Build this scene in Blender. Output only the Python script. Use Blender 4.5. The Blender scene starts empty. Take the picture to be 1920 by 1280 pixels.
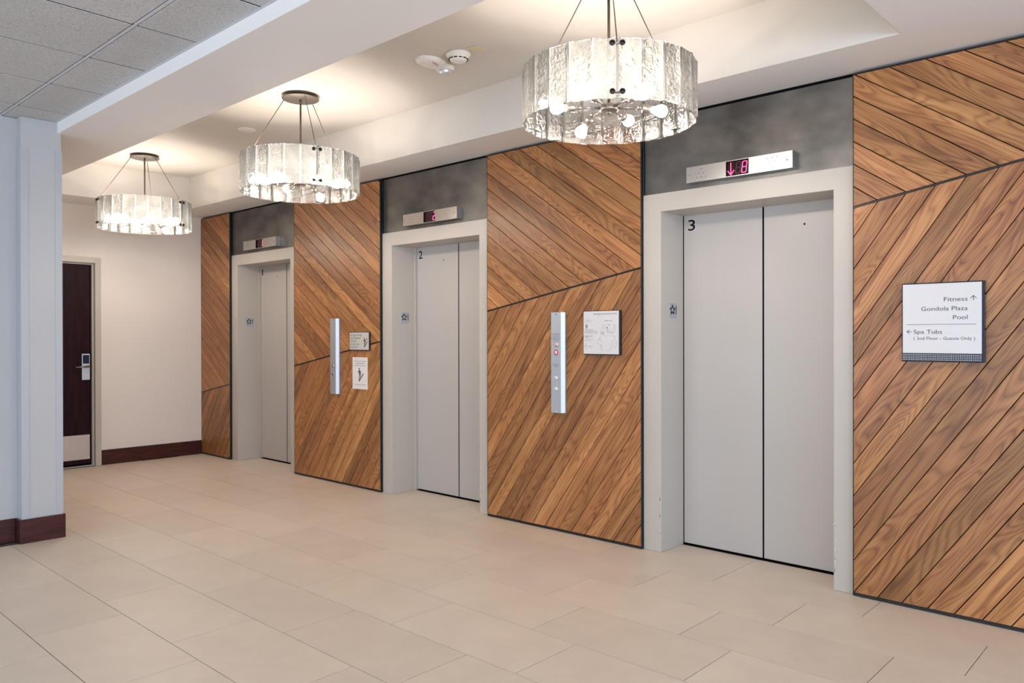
import bpy, bmesh, math, random
from mathutils import Vector, Matrix
random.seed(7)
PI = math.pi
sc = bpy.context.scene
COL = sc.collection

# ------------------------------------------------------------------ camera, world, lights, exposure
def make_camera():
    a, pt, ro = math.radians(47.29), math.radians(-0.203), math.radians(-0.107)
    F = Vector((-math.cos(a), math.sin(a), 0)); R = Vector((math.sin(a), math.cos(a), 0)); U = Vector((0, 0, 1))
    F2 = F*math.cos(pt) + U*math.sin(pt); U2 = U*math.cos(pt) - F*math.sin(pt)
    R3 = R*math.cos(ro) + U2*math.sin(ro); U3 = U2*math.cos(ro) - R*math.sin(ro)
    cd = bpy.data.cameras.new('camera'); co = bpy.data.objects.new('camera', cd); COL.objects.link(co)
    m = Matrix((R3, U3, -F2)).transposed().to_4x4(); m.translation = Vector((0, -4.1826, 1.35))
    co.matrix_world = m
    cd.sensor_width = 36; cd.lens = 1458.2/1920*36; cd.shift_y = -5.32/1920
    cd.clip_start = 0.05
    sc.camera = co
make_camera()

sc.view_settings.view_transform = 'Standard'; sc.view_settings.look = 'None'
sc.view_settings.gamma = 1; sc.view_settings.use_curve_mapping = False
sc.view_settings.exposure = 0.95
sc.cycles.use_denoising = True
sc.cycles.max_bounces = 10; sc.cycles.diffuse_bounces = 5; sc.cycles.transparent_max_bounces = 24
sc.cycles.transmission_bounces = 10
sc.cycles.caustics_refractive = False; sc.cycles.caustics_reflective = False
sc.cycles.sample_clamp_indirect = 6.0

w = bpy.data.worlds.new('sky'); sc.world = w; w.use_nodes = True
w.node_tree.nodes['Background'].inputs[0].default_value = (0.55, 0.7, 1.0, 1)
w.node_tree.nodes['Background'].inputs[1].default_value = 0.6

def area(name, loc, target, sx, sy, power, col):
    l = bpy.data.lights.new(name, 'AREA'); l.shape = 'RECTANGLE'; l.size = sx; l.size_y = sy; l.energy = power; l.color = col
    o = bpy.data.objects.new(name, l); COL.objects.link(o); o.location = loc
    o.rotation_euler = (Vector(target) - Vector(loc)).to_track_quat('-Z', 'Y').to_euler()
    return o
DAY = (0.62, 0.78, 1.0)
# daylight through the lobby's glazed fronts, behind and to the right of the camera
# (bright ground outside, so it arrives slightly upwards)
area('daylight_side', (6.7, -5.0, 1.25), (-6, -5.0, 6.0), 8.0, 2.3, 320, DAY)
area('daylight_rear', (0.0, -9.7, 1.25), (0.0, 0, 2.5), 12.0, 2.3, 225, (0.74, 0.86, 1.0))
BULB = 108.0
BULB_COL = (1.0, 0.87, 0.75)

# ------------------------------------------------------------------ materials
def mat(name, color, rough=0.5, metal=0.0, spec=0.5, noise=None, bump=None, coat=0.0, emis=None):
    m = bpy.data.materials.new(name); m.use_nodes = True
    nt = m.node_tree; b = nt.nodes['Principled BSDF']
    b.inputs['Base Color'].default_value = (*color, 1); b.inputs['Roughness'].default_value = rough
    b.inputs['Metallic'].default_value = metal; b.inputs['Specular IOR Level'].default_value = spec
    b.inputs['Coat Weight'].default_value = coat
    if emis: b.inputs['Emission Color'].default_value = (*emis[0], 1); b.inputs['Emission Strength'].default_value = emis[1]
    tc = nt.nodes.new('ShaderNodeTexCoord')
    if noise:   # (scale, amount, detail)
        n = nt.nodes.new('ShaderNodeTexNoise'); n.inputs['Scale'].default_value = noise[0]; n.inputs['Detail'].default_value = noise[2]
        mp = nt.nodes.new('ShaderNodeMapping'); mp.inputs['Scale'].default_value = noise[3] if len(noise) > 3 else (1, 1, 1)
        nt.links.new(tc.outputs['Object'], mp.inputs[0]); nt.links.new(mp.outputs[0], n.inputs['Vector'])
        r = nt.nodes.new('ShaderNodeValToRGB'); k = noise[1]
        r.color_ramp.elements[0].position = 0.3; r.color_ramp.elements[1].position = 0.7
        r.color_ramp.elements[0].color = (*[c*(1-k) for c in color], 1); r.color_ramp.elements[1].color = (*[min(1, c*(1+k)) for c in color], 1)
        nt.links.new(n.outputs[0], r.inputs[0]); nt.links.new(r.outputs[0], b.inputs['Base Color'])
    if bump:    # (scale, strength, distance)
        n = nt.nodes.new('ShaderNodeTexNoise'); n.inputs['Scale'].default_value = bump[0]; n.inputs['Detail'].default_value = 4
        mp = nt.nodes.new('ShaderNodeMapping'); mp.inputs['Scale'].default_value = bump[3] if len(bump) > 3 else (1, 1, 1)
        nt.links.new(tc.outputs['Object'], mp.inputs[0]); nt.links.new(mp.outputs[0], n.inputs['Vector'])
        bp = nt.nodes.new('ShaderNodeBump'); bp.inputs['Strength'].default_value = bump[1]; bp.inputs['Distance'].default_value = bump[2]
        nt.links.new(n.outputs[0], bp.inputs['Height']); nt.links.new(bp.outputs[0], b.inputs['Normal'])
    return m

M = {}
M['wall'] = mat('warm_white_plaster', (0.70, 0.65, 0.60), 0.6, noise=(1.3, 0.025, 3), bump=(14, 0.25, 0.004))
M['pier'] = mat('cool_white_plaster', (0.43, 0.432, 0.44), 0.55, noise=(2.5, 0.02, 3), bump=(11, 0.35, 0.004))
M['soffit'] = mat('white_drywall', (0.80, 0.785, 0.775), 0.6, bump=(30, 0.05, 0.002))
M['tray'] = mat('cream_drywall', (0.61, 0.58, 0.54), 0.6, bump=(30, 0.05, 0.002))
M['guard'] = mat('pale_guard', (0.40, 0.415, 0.445), 0.4)
M['grout'] = mat('grout', (0.12, 0.105, 0.09), 0.9)
M['base'] = mat('dark_red_brown_wood', (0.050, 0.013, 0.012), 0.28, spec=0.3, noise=(6, 0.4, 5, (1, 1, 9)))
M['frame'] = mat('greige_paint', (0.46, 0.42, 0.375), 0.38, noise=(2, 0.02, 3), bump=(60, 0.06, 0.002))
M['leaf'] = mat('greige_satin_paint', (0.45, 0.42, 0.395), 0.33, noise=(1.6, 0.02, 3))
M['black'] = mat('black_metal', (0.006, 0.007, 0.010), 0.35)
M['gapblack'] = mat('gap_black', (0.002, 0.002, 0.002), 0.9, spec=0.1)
M['brushed'] = mat('brushed_stainless', (0.62, 0.60, 0.58), 0.30, 1.0, bump=(30, 0.05, 0.001, (1, 1, 40)))
M['brushed_soft'] = mat('satin_stainless', (0.53, 0.56, 0.61), 0.55, 1.0, bump=(30, 0.05, 0.001, (40, 40, 1)))
M['nickel'] = mat('satin_nickel', (0.26, 0.24, 0.22), 0.4, 0.9)
M['bronze'] = mat('rod_bronze', (0.16, 0.12, 0.09), 0.35, 0.9)
M['darkbolt'] = mat('dark_bolt', (0.03, 0.025, 0.022), 0.35, 0.7)
M['white'] = mat('white_plastic', (0.80, 0.78, 0.75), 0.4)
M['cream'] = mat('cream_plate', (0.68, 0.60, 0.42), 0.5)
M['signwhite'] = mat('sign_white', (0.60, 0.58, 0.585), 0.35)
M['paper'] = mat('white_paper', (0.68, 0.65, 0.62), 0.7)
M['firegrey'] = mat('sign_grey', (0.50, 0.48, 0.44), 0.4)
M['ink'] = mat('dark_ink', (0.006, 0.006, 0.008), 0.6, spec=0.2)
M['inkgrey'] = mat('grey_ink', (0.045, 0.045, 0.055), 0.5)
M['inkpale'] = mat('pale_ink', (0.30, 0.30, 0.32), 0.5)
M['green'] = mat('green_ink', (0.0, 0.22, 0.14), 0.5)
M['red'] = mat('red_enamel', (0.55, 0.03, 0.02), 0.4)
M['pink'] = mat('pale_red_lens', (0.62, 0.36, 0.33), 0.3)
M['hdoor'] = mat('dark_stained_door', (0.018, 0.005, 0.008), 0.5, spec=0.1, noise=(3, 0.35, 5, (1, 8, 1)))
M['kick'] = mat('kick_plate', (0.55, 0.49, 0.44), 0.38, 0.85)
M['screen'] = mat('display_dark', (0.02, 0.006, 0.008), 0.12)
M['led'] = mat('led_red', (0.3, 0.0, 0.02), 0.4, emis=((1.0, 0.045, 0.15), 3.6))
M['leddim'] = mat('led_unlit', (0.10, 0.012, 0.05), 0.4)
M['signback'] = mat('sign_back_gloss', (0.006, 0.012, 0.03), 0.10, spec=0.10)
M['darkglass'] = mat('dark_glass', (0.01, 0.02, 0.05), 0.08)
M['lens'] = mat('strobe_lens', (0.75, 0.75, 0.78), 0.08, 0.6, bump=(90, 0.8, 0.004))

def bulb_mat():
    m = bpy.data.materials.new('lit_bulb'); m.use_nodes = True; nt = m.node_tree; nt.nodes.clear()
    e = nt.nodes.new('ShaderNodeEmission'); o = nt.nodes.new('ShaderNodeOutputMaterial')
    e.inputs[0].default_value = (*BULB_COL, 1); e.inputs[1].default_value = BULB
    nt.links.new(e.outputs[0], o.inputs[0]); return m
M['bulb'] = bulb_mat()

def glass_mat():
    m = bpy.data.materials.new('textured_clear_glass'); m.use_nodes = True; nt = m.node_tree; nt.nodes.clear()
    N = nt.nodes.new; L = nt.links.new
    out = N('ShaderNodeOutputMaterial'); tc = N('ShaderNodeTexCoord')
    n1 = N('ShaderNodeTexNoise'); n1.inputs['Scale'].default_value = 52; n1.inputs['Detail'].default_value = 3; n1.inputs['Distortion'].default_value = 0.8
    L(tc.outputs['Object'], n1.inputs['Vector'])
    bp = N('ShaderNodeBump'); bp.inputs['Strength'].default_value = 0.55; bp.inputs['Distance'].default_value = 0.012
    L(n1.outputs[0], bp.inputs['Height'])
    tr = N('ShaderNodeBsdfTransparent')
    r = N('ShaderNodeValToRGB'); r.color_ramp.elements[0].position = 0.35; r.color_ramp.elements[1].position = 0.65
    r.color_ramp.elements[0].color = (0.94, 0.955, 0.95, 1); r.color_ramp.elements[1].color = (1.0, 1.0, 1.0, 1)
    L(n1.outputs[0], r.inputs[0])
    # thicker glass at the joints between facets, broad ripples within them
    sp = N('ShaderNodeSeparateXYZ'); L(tc.outputs['Object'], sp.inputs[0])
    def mth(op, a, b=None):
        q = N('ShaderNodeMath'); q.operation = op
        for i, v in enumerate((a, b)):
            if v is None: continue
            if isinstance(v, (int, float)): q.inputs[i].default_value = v
            else: L(v, q.inputs[i])
        return q.outputs[0]
    fct = mth('FRACT', mth('ADD', mth('MULTIPLY', mth('ARCTAN2', sp.outputs[1], sp.outputs[0]), 24/(2*math.pi)), 48))
    rib = mth('LESS_THAN', mth('ABSOLUTE', mth('SUBTRACT', fct, 0.5)), 0.44)
    rb = N('ShaderNodeMapRange'); rb.inputs[3].default_value = 0.85; rb.inputs[4].default_value = 1.0; L(rib, rb.inputs[0])
    n3 = N('ShaderNodeTexNoise'); n3.inputs['Scale'].default_value = 9; n3.inputs['Detail'].default_value = 1; L(tc.outputs['Object'], n3.inputs['Vector'])
    r3 = N('ShaderNodeMapRange'); r3.inputs[1].default_value = 0.42; r3.inputs[2].default_value = 0.58; r3.inputs[3].default_value = 0.84; r3.inputs[4].default_value = 1.0; L(n3.outputs[0], r3.inputs[0])
    pr_ = mth('MULTIPLY', rb.outputs[0], r3.outputs[0])
    vm = N('ShaderNodeVectorMath'); vm.operation = 'SCALE'; L(r.outputs[0], vm.inputs[0]); L(pr_, vm.inputs['Scale'])
    L(vm.outputs[0], tr.inputs[0])
    rf = N('ShaderNodeBsdfRefraction'); rf.inputs['IOR'].default_value = 1.18; rf.inputs['Roughness'].default_value = 0.12
    rf.inputs['Color'].default_value = (0.97, 0.99, 0.98, 1); L(bp.outputs[0], rf.inputs['Normal'])
    mx = N('ShaderNodeMixShader'); mx.inputs[0].default_value = 0.30; L(tr.outputs[0], mx.inputs[1]); L(rf.outputs[0], mx.inputs[2])
    tl = N('ShaderNodeBsdfTranslucent'); tl.inputs[0].default_value = (0.92, 0.95, 0.94, 1); L(bp.outputs[0], tl.inputs['Normal'])
    m2 = N('ShaderNodeMixShader'); m2.inputs[0].default_value = 0.07; rt_ = N('ShaderNodeMapRange'); rt_.inputs[3].default_value = 0.30; rt_.inputs[4].default_value = 0.085; L(rib, rt_.inputs[0]); L(rt_.outputs[0], m2.inputs[0]); L(mx.outputs[0], m2.inputs[1]); L(tl.outputs[0], m2.inputs[2])
    gl = N('ShaderNodeBsdfGlossy'); gl.inputs['Roughness'].default_value = 0.10; L(bp.outputs[0], gl.inputs['Normal'])
    fr = N('ShaderNodeFresnel'); fr.inputs['IOR'].default_value = 1.5; L(bp.outputs[0], fr.inputs['Normal'])
    m3 = N('ShaderNodeMixShader'); L(fr.outputs[0], m3.inputs[0]); L(m2.outputs[0], m3.inputs[1]); L(gl.outputs[0], m3.inputs[2])
    L(m3.outputs[0], out.inputs[0]); return m
M['glass'] = glass_mat()

def wood_mat():
    m = bpy.data.materials.new('walnut'); m.use_nodes = True; nt = m.node_tree; b = nt.nodes['Principled BSDF']
    N = nt.nodes.new; L = nt.links.new
    tc = N('ShaderNodeTexCoord'); oi = N('ShaderNodeObjectInfo')
    mul = N('ShaderNodeMath'); mul.operation = 'MULTIPLY'; mul.inputs[1].default_value = 61.0; L(oi.outputs['Random'], mul.inputs[0])
    cmb = N('ShaderNodeCombineXYZ'); [L(mul.outputs[0], cmb.inputs[i]) for i in range(3)]
    add = N('ShaderNodeVectorMath'); add.operation = 'ADD'; L(tc.outputs['Object'], add.inputs[0]); L(cmb.outputs[0], add.inputs[1])
    # slow warp along the plank gives flame figure
    mp = N('ShaderNodeMapping'); mp.inputs['Scale'].default_value = (1.0, 7, 7); L(add.outputs[0], mp.inputs[0])
    wn = N('ShaderNodeTexNoise'); wn.inputs['Scale'].default_value = 1.0; wn.inputs['Detail'].default_value = 1.6; wn.inputs['Distortion'].default_value = 0.7
    L(mp.outputs[0], wn.inputs['Vector'])
    # rings: sin of noise * k
    k = N('ShaderNodeMath'); k.operation = 'MULTIPLY'; k.inputs[1].default_value = 125.0; L(wn.outputs[0], k.inputs[0])
    s = N('ShaderNodeMath'); s.operation = 'SINE'; L(k.outputs[0], s.inputs[0])
    s2 = N('ShaderNodeMapRange'); s2.inputs[1].default_value = -1; s2.inputs[2].default_value = 1; L(s.outputs[0], s2.inputs[0])
    mp2 = N('ShaderNodeMapping'); mp2.inputs['Scale'].default_value = (2.2, 190, 190); L(add.outputs[0], mp2.inputs[0])
    fn = N('ShaderNodeTexNoise'); fn.inputs['Scale'].default_value = 1.0; fn.inputs['Detail'].default_value = 4; L(mp2.outputs[0], fn.inputs['Vector'])
    mp3 = N('ShaderNodeMapping'); mp3.inputs['Scale'].default_value = (0.9, 11, 11); L(add.outputs[0], mp3.inputs[0])
    cn = N('ShaderNodeTexNoise'); cn.inputs['Scale'].default_value = 1.0; cn.inputs['Detail'].default_value = 4; cn.inputs['Distortion'].default_value = 1.2; L(mp3.outputs[0], cn.inputs['Vector'])
    ramp = N('ShaderNodeValToRGB'); cr = ramp.color_ramp
    cr.elements[0].position = 0.33; cr.elements[0].color = (0.150, 0.055, 0.020, 1)
    cr.elements[1].position = 0.72; cr.elements[1].color = (0.50, 0.245, 0.095, 1)
    e = cr.elements.new(0.53); e.color = (0.32, 0.136, 0.048, 1)
    def mix(a, bb, f):
        q = N('ShaderNodeMix'); q.data_type = 'FLOAT'; q.inputs[0].default_value = f; L(a, q.inputs[2]); L(bb, q.inputs[3]); return q.outputs[0]
    pw = N('ShaderNodeMath'); pw.operation = 'POWER'; pw.inputs[1].default_value = 0.40; L(s2.outputs[0], pw.inputs[0])
    v = mix(cn.outputs[0], pw.outputs[0], 0.24); v = mix(v, fn.outputs[0], 0.30)
    L(v, ramp.inputs[0])
    hs = N('ShaderNodeHueSaturation')
    rv = N('ShaderNodeMapRange'); rv.inputs[3].default_value = 0.72; rv.inputs[4].default_value = 1.20; L(oi.outputs['Random'], rv.inputs[0])
    r2 = N('ShaderNodeMath'); r2.operation = 'FRACT'; m7 = N('ShaderNodeMath'); m7.operation = 'MULTIPLY'; m7.inputs[1].default_value = 17.3
    L(oi.outputs['Random'], m7.inputs[0]); L(m7.outputs[0], r2.inputs[0])
    rh = N('ShaderNodeMapRange'); rh.inputs[3].default_value = 0.495; rh.inputs[4].default_value = 0.503; L(r2.outputs[0], rh.inputs[0])
    L(rv.outputs[0], hs.inputs['Value']); L(rh.outputs[0], hs.inputs['Hue']); L(ramp.outputs[0], hs.inputs['Color'])
    L(hs.outputs[0], b.inputs['Base Color'])
    b.inputs['Roughness'].default_value = 0.37; b.inputs['Specular IOR Level'].default_value = 0.42
    bp = N('ShaderNodeBump'); bp.inputs['Strength'].default_value = 0.12; bp.inputs['Distance'].default_value = 0.001
    L(fn.outputs[0], bp.inputs['Height']); L(bp.outputs[0], b.inputs['Normal'])
    return m
M['wood'] = wood_mat()

def tile_mat(name, c, amt, sc1, rough, bumps=None, speck=None):
    m = bpy.data.materials.new(name); m.use_nodes = True; nt = m.node_tree; b = nt.nodes['Principled BSDF']
    N = nt.nodes.new; L = nt.links.new
    tc = N('ShaderNodeTexCoord'); oi = N('ShaderNodeObjectInfo'); geo = N('ShaderNodeNewGeometry')
    n = N('ShaderNodeTexNoise'); n.inputs['Scale'].default_value = sc1; n.inputs['Detail'].default_value = 6; n.inputs['Roughness'].default_value = 0.65
    L(geo.outputs['Position'], n.inputs['Vector'])
    r = N('ShaderNodeValToRGB'); r.color_ramp.elements[0].position = 0.3; r.color_ramp.elements[1].position = 0.7
    r.color_ramp.elements[0].color = (*[x*(1-amt) for x in c], 1); r.color_ramp.elements[1].color = (*[x*(1+amt) for x in c], 1)
    L(n.outputs[0], r.inputs[0])
    hs = N('ShaderNodeHueSaturation'); rv = N('ShaderNodeMapRange'); rv.inputs[3].default_value = 0.955; rv.inputs[4].default_value = 1.035
    L(oi.outputs['Random'], rv.inputs[0]); L(rv.outputs[0], hs.inputs['Value']); L(r.outputs[0], hs.inputs['Color'])
    L(hs.outputs[0], b.inputs['Base Color']); b.inputs['Roughness'].default_value = rough
    if bumps:
        n2 = N('ShaderNodeTexNoise'); n2.inputs['Scale'].default_value = bumps[0]; n2.inputs['Detail'].default_value = 3; L(geo.outputs['Position'], n2.inputs['Vector'])
        bp = N('ShaderNodeBump'); bp.inputs['Strength'].default_value = bumps[1]; bp.inputs['Distance'].default_value = bumps[2]
        L(n2.outputs[0], bp.inputs['Height']); L(bp.outputs[0], b.inputs['Normal'])
        if speck:
            r3 = N('ShaderNodeValToRGB'); r3.color_ramp.elements[0].position = 0.36; r3.color_ramp.elements[1].position = 0.50
            r3.color_ramp.elements[0].color = (speck, speck, speck, 1); r3.color_ramp.elements[1].color = (1, 1, 1, 1)
            L(n2.outputs[0], r3.inputs[0])
            q = N('ShaderNodeMix'); q.data_type = 'RGBA'; q.blend_type = 'MULTIPLY'; q.inputs[0].default_value = 1
            L(hs.outputs[0], q.inputs[6]); L(r3.outputs[0], q.inputs[7]); L(q.outputs[2], b.inputs['Base Color'])
    return m
M['tile'] = tile_mat('beige_stone_tile', (0.655, 0.56, 0.465), 0.05, 3.5, 0.42, (60, 0.12, 0.002))
M['act'] = tile_mat('mineral_fibre_tile', (0.56, 0.56, 0.565), 0.04, 3.0, 0.9, (150, 0.7, 0.004), 0.72)
M['tee'] = mat('ceiling_tee', (0.55, 0.56, 0.60), 0.5)

def steel_mat():
    m = bpy.data.materials.new('blackened_steel'); m.use_nodes = True; nt = m.node_tree; b = nt.nodes['Principled BSDF']
    N = nt.nodes.new; L = nt.links.new
    geo = N('ShaderNodeNewGeometry'); n = N('ShaderNodeTexNoise'); n.inputs['Scale'].default_value = 3.2; n.inputs['Detail'].default_value = 5
    mp = N('ShaderNodeMapping'); mp.inputs['Scale'].default_value = (1, 1, 1.5); L(geo.outputs['Position'], mp.inputs[0]); L(mp.outputs[0], n.inputs['Vector'])
    r = N('ShaderNodeValToRGB'); r.color_ramp.elements[0].position = 0.33; r.color_ramp.elements[1].position = 0.72
    r.color_ramp.elements[0].color = (0.085, 0.082, 0.080, 1); r.color_ramp.elements[1].color = (0.21, 0.20, 0.185, 1)
    L(n.outputs[0], r.inputs[0]); L(r.outputs[0], b.inputs['Base Color'])
    b.inputs['Metallic'].default_value = 0.75; b.inputs['Roughness'].default_value = 0.42
    n2 = N('ShaderNodeTexNoise'); n2.inputs['Scale'].default_value = 8; mp2 = N('ShaderNodeMapping'); mp2.inputs['Scale'].default_value = (1, 1, 30)
    L(geo.outputs['Position'], mp2.inputs[0]); L(mp2.outputs[0], n2.inputs['Vector'])
    bp = N('ShaderNodeBump'); bp.inputs['Strength'].default_value = 0.06; bp.inputs['Distance'].default_value = 0.002
    L(n2.outputs[0], bp.inputs['Height']); L(bp.outputs[0], b.inputs['Normal']); return m
M['steel'] = steel_mat()

# ------------------------------------------------------------------ mesh helpers
class MB:
    def __init__(s): s.v = []; s.f = []; s.sm = []
    def add(s, vs, fs, smooth=False):
        n = len(s.v); s.v += [tuple(p) for p in vs]; s.f += [tuple(i+n for i in f) for f in fs]; s.sm += [smooth]*len(fs)
    def box(s, x0, x1, y0, y1, z0, z1):
        x0, x1 = sorted((x0, x1)); y0, y1 = sorted((y0, y1)); z0, z1 = sorted((z0, z1))
        s.add([(x0,y0,z0),(x1,y0,z0),(x1,y1,z0),(x0,y1,z0),(x0,y0,z1),(x1,y0,z1),(x1,y1,z1),(x0,y1,z1)],
              [(0,3,2,1),(4,5,6,7),(0,1,5,4),(1,2,6,5),(2,3,7,6),(3,0,4,7)])
        return s
    def cyl(s, p, q, r0, r1=None, n=16, caps=True):
        r1 = r0 if r1 is None else r1
        p = Vector(p); q = Vector(q); d = (q-p).normalized()
        a = d.orthogonal().normalized(); b = d.cross(a)
        vs = [p + (a*math.cos(2*PI*i/n) + b*math.sin(2*PI*i/n))*r0 for i in range(n)] + [q + (a*math.cos(2*PI*i/n) + b*math.sin(2*PI*i/n))*r1 for i in range(n)]
        s.add(vs, [(i, (i+1) % n, n+(i+1) % n, n+i) for i in range(n)], True)
        if caps: s.add(vs, [tuple(range(n-1, -1, -1)), tuple(range(n, 2*n))])
        return s
    def tube(s, pts, r, n=8):
        for i in range(len(pts)-1): s.cyl(pts[i], pts[i+1], r, n=n)
        return s
    def lathe(s, origin, axis, prof, n=24):   # prof: list of (radius, distance along axis)
        o = Vector(origin); d = Vector(axis).normalized(); a = d.orthogonal().normalized(); b = d.cross(a)
        vs = []; fs = []
        for r, h in prof:
            vs += [o + d*h + (a*math.cos(2*PI*i/n) + b*math.sin(2*PI*i/n))*max(r, 1e-5) for i in range(n)]
        for j in range(len(prof)-1):
            for i in range(n): fs.append((j*n+i, j*n+(i+1) % n, (j+1)*n+(i+1) % n, (j+1)*n+i))
        s.add(vs, fs, True); return s
    def sphere(s, c, r, n=16):
        k = n//2
        return s.lathe((c[0], c[1], c[2]), (0, 0, 1), [(r*math.sin(PI*j/k), -r*math.cos(PI*j/k)) for j in range(k+1)], n)
    def prism(s, poly, y0, y1):   # polygon in XZ extruded in y
        n = len(poly)
        s.add([(x, y0, z) for x, z in poly] + [(x, y1, z) for x, z in poly],
              [tuple(range(n)), tuple(range(2*n-1, n-1, -1))] + [(i, n+i, n+(i+1) % n, (i+1) % n) for i in range(n)])
        return s
    def stroke(s, pts, y, wd, th=0.0006):   # thick polyline drawn on a plane y=const facing -y
        for (x0, z0), (x1, z1) in zip(pts[:-1], pts[1:]):
            dx, dz = x1-x0, z1-z0; L = math.hypot(dx, dz) or 1e-9; nx, nz = -dz/L*wd/2, dx/L*wd/2; ex, ez = dx/L*wd/2*0.6, dz/L*wd/2*0.6
            s.prism([(x0-ex+nx, z0-ez+nz), (x1+ex+nx, z1+ez+nz), (x1+ex-nx, z1+ez-nz), (x0-ex-nx, z0-ez-nz)], y, y-th)
        return s
    def build(s, name, m, parent=None, bevel=0.0, mats=None, seg=1):
        me = bpy.data.meshes.new(name); me.from_pydata(s.v, [], s.f); me.update()
        for p, sm in zip(me.polygons, s.sm): p.use_smooth = sm
        bm = bmesh.new(); bm.from_mesh(me)
        bmesh.ops.remove_doubles(bm, verts=bm.verts, dist=1e-6)
        bmesh.ops.recalc_face_normals(bm, faces=bm.faces)
        if bevel: bmesh.ops.bevel(bm, geom=[e for e in bm.edges if e.calc_face_angle(0) > 0.6], offset=bevel, segments=seg, profile=0.6, affect='EDGES', clamp_overlap=True)
        if parent is not None:
            loc = ROOT.get(parent.name)
            if loc is not None: bmesh.ops.transform(bm, matrix=loc.inverted(), verts=bm.verts)
        bm.to_mesh(me); bm.free()
        me.materials.append(m)
        o = bpy.data.objects.new(name, me); COL.objects.link(o)
        if parent is not None:
            o.parent = parent
            if parent.name in ROOT: ROOT[o.name] = ROOT[parent.name]
        return o
ROOT = {}
def thing(name, label, cat, loc=(0, 0, 0), group=None, rot=0.0):
    o = bpy.data.objects.new(name, None); COL.objects.link(o); o.location = loc; o.rotation_euler = (0, 0, rot)
    o.empty_display_size = 0.1
    o['label'] = label; o['category'] = cat
    if group: o['group'] = group
    ROOT[o.name] = Matrix.Translation(loc) @ Matrix.Rotation(rot, 4, 'Z')
    return o
def tag(o, label, cat, group=None):
    o['label'] = label; o['category'] = cat
    if group: o['group'] = group
    return o
def struct(o): o['kind'] = 'structure'; return o
def structroot(name, loc=(0, 0, 0)):
    o = bpy.data.objects.new(name, None); COL.objects.link(o); o.location = loc; o['kind'] = 'structure'; o.empty_display_size = 0.1
    ROOT[o.name] = Matrix.Translation(loc); return o

def text(body, parent, x, z, cap, y, m, width=None, align='LEFT', name='lettering', th=0.0004, spacing=1.0, basis=None, weight=0.0):
    cu = bpy.data.curves.new(name, 'FONT'); cu.body = body; cu.size = 1.0; cu.extrude = 0; cu.space_character = spacing; cu.resolution_u = 3; cu.offset = weight
    to = bpy.data.objects.new(name, cu); COL.objects.link(to)
    dg = bpy.context.evaluated_depsgraph_get(); me = bpy.data.meshes.new_from_object(to.evaluated_get(dg))
    bpy.data.objects.remove(to); bpy.data.curves.remove(cu)
    xs = [v.co.x for v in me.vertices]; x0, x1 = min(xs), max(xs)
    sy = cap/0.70; sx = (width/(x1-x0)) if width else sy
    for v in me.vertices:
        lx = (v.co.x-x0)*sx; lz = v.co.y*sy
        if align == 'RIGHT': lx -= (x1-x0)*sx
        if align == 'CENTER': lx -= (x1-x0)*sx/2
        v.co = (x+lx, y-th, z+lz) if basis is None else basis(x+lx, z+lz)
    if parent.name in ROOT: me.transform(ROOT[parent.name].inverted())
    me.name = name; me.materials.clear(); me.materials.append(m)
    o = bpy.data.objects.new(name, me); COL.objects.link(o); o.parent = parent
    if parent.name in ROOT: ROOT[o.name] = ROOT[parent.name]
    return o

def copy_tree(o, parent=None):
    c = o.copy(); COL.objects.link(c)
    if parent is not None: c.parent = parent
    if o.name in ROOT: ROOT[c.name] = ROOT[o.name]
    for ch in list(o.children): copy_tree(ch, c)
    return c

# ------------------------------------------------------------------ key dimensions (metres; elevator wall face is y = 0)
WX = -8.72            # far side wall
EX = (-8.0416, -5.3850, -2.7284)   # left edge of each elevator frame
EW, EO, OW, EH, OH, JD = 1.2916, 0.128, 1.0574, 2.2343, 2.1203, 0.27
ZS = 2.715            # soffit
ZT = 3.05             # tray ceiling
ZA = 2.79             # lay-in ceiling
Y0, Y1 = -2.41, -0.395
TX0, TX1, TY0, TY1 = -8.21, -1.097, -1.925, -0.395
XR, YB = 7.0, -10.0   # lobby's far limits

# ------------------------------------------------------------------ floor
floor = struct(MB().box(WX-0.3, XR+0.2, YB-0.2, 0.5, -0.12, -0.0035).build('floor', M['grout']))
ROWS = []
ys = [0.262] + [-0.305 - 0.39746*k for k in range(0, 9)]
off = [-2.09, -2.357, -2.62, -2.362, -2.10, -2.374, -2.634, -2.374, -2.10]
P = 0.7925
tile_mesh = {}
def tile(x0, x1, y0, y1):
    g = 0.0016; w_, h_ = round(x1-x0-2*g, 4), round(y1-y0-2*g, 4)
    key = (w_, h_)
    if key not in tile_mesh:
        o = MB().box(-w_/2, w_/2, -h_/2, h_/2, -0.0034, 0.0).build('tile', M['tile'], None, bevel=0.0004)
        tile_mesh[key] = o.data
    else:
        o = bpy.data.objects.new('tile', tile_mesh[key]); COL.objects.link(o)
    o.location = ((x0+x1)/2, (y0+y1)/2, random.uniform(-0.0002, 0.0002)); o.parent = floor
for r in range(9):
    ya, yb = ys[r+1], ys[r]
    k0 = math.floor((WX - off[r])/P)
    xa = off[r] + k0*P
    while xa < 0.95:
        x0 = max(xa, WX+0.002); x1 = xa+P
        if r == 0:      # the wall row turns into the elevator thresholds; build wall part flush to y=0.27
            tile(x0, x1, ya, 0.262)
        elif ya < -2.42 and x0 < -5.80:
            if x1 > -5.80: tile(-5.80 if x0 < -5.80 else x0, x1, ya, yb)
            if yb > -2.38: tile(x0, min(x1, -5.803), -2.409, yb)
        else:
            if x1-x0 > 0.03: tile(x0, x1, ya, yb)
        xa += P
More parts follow.
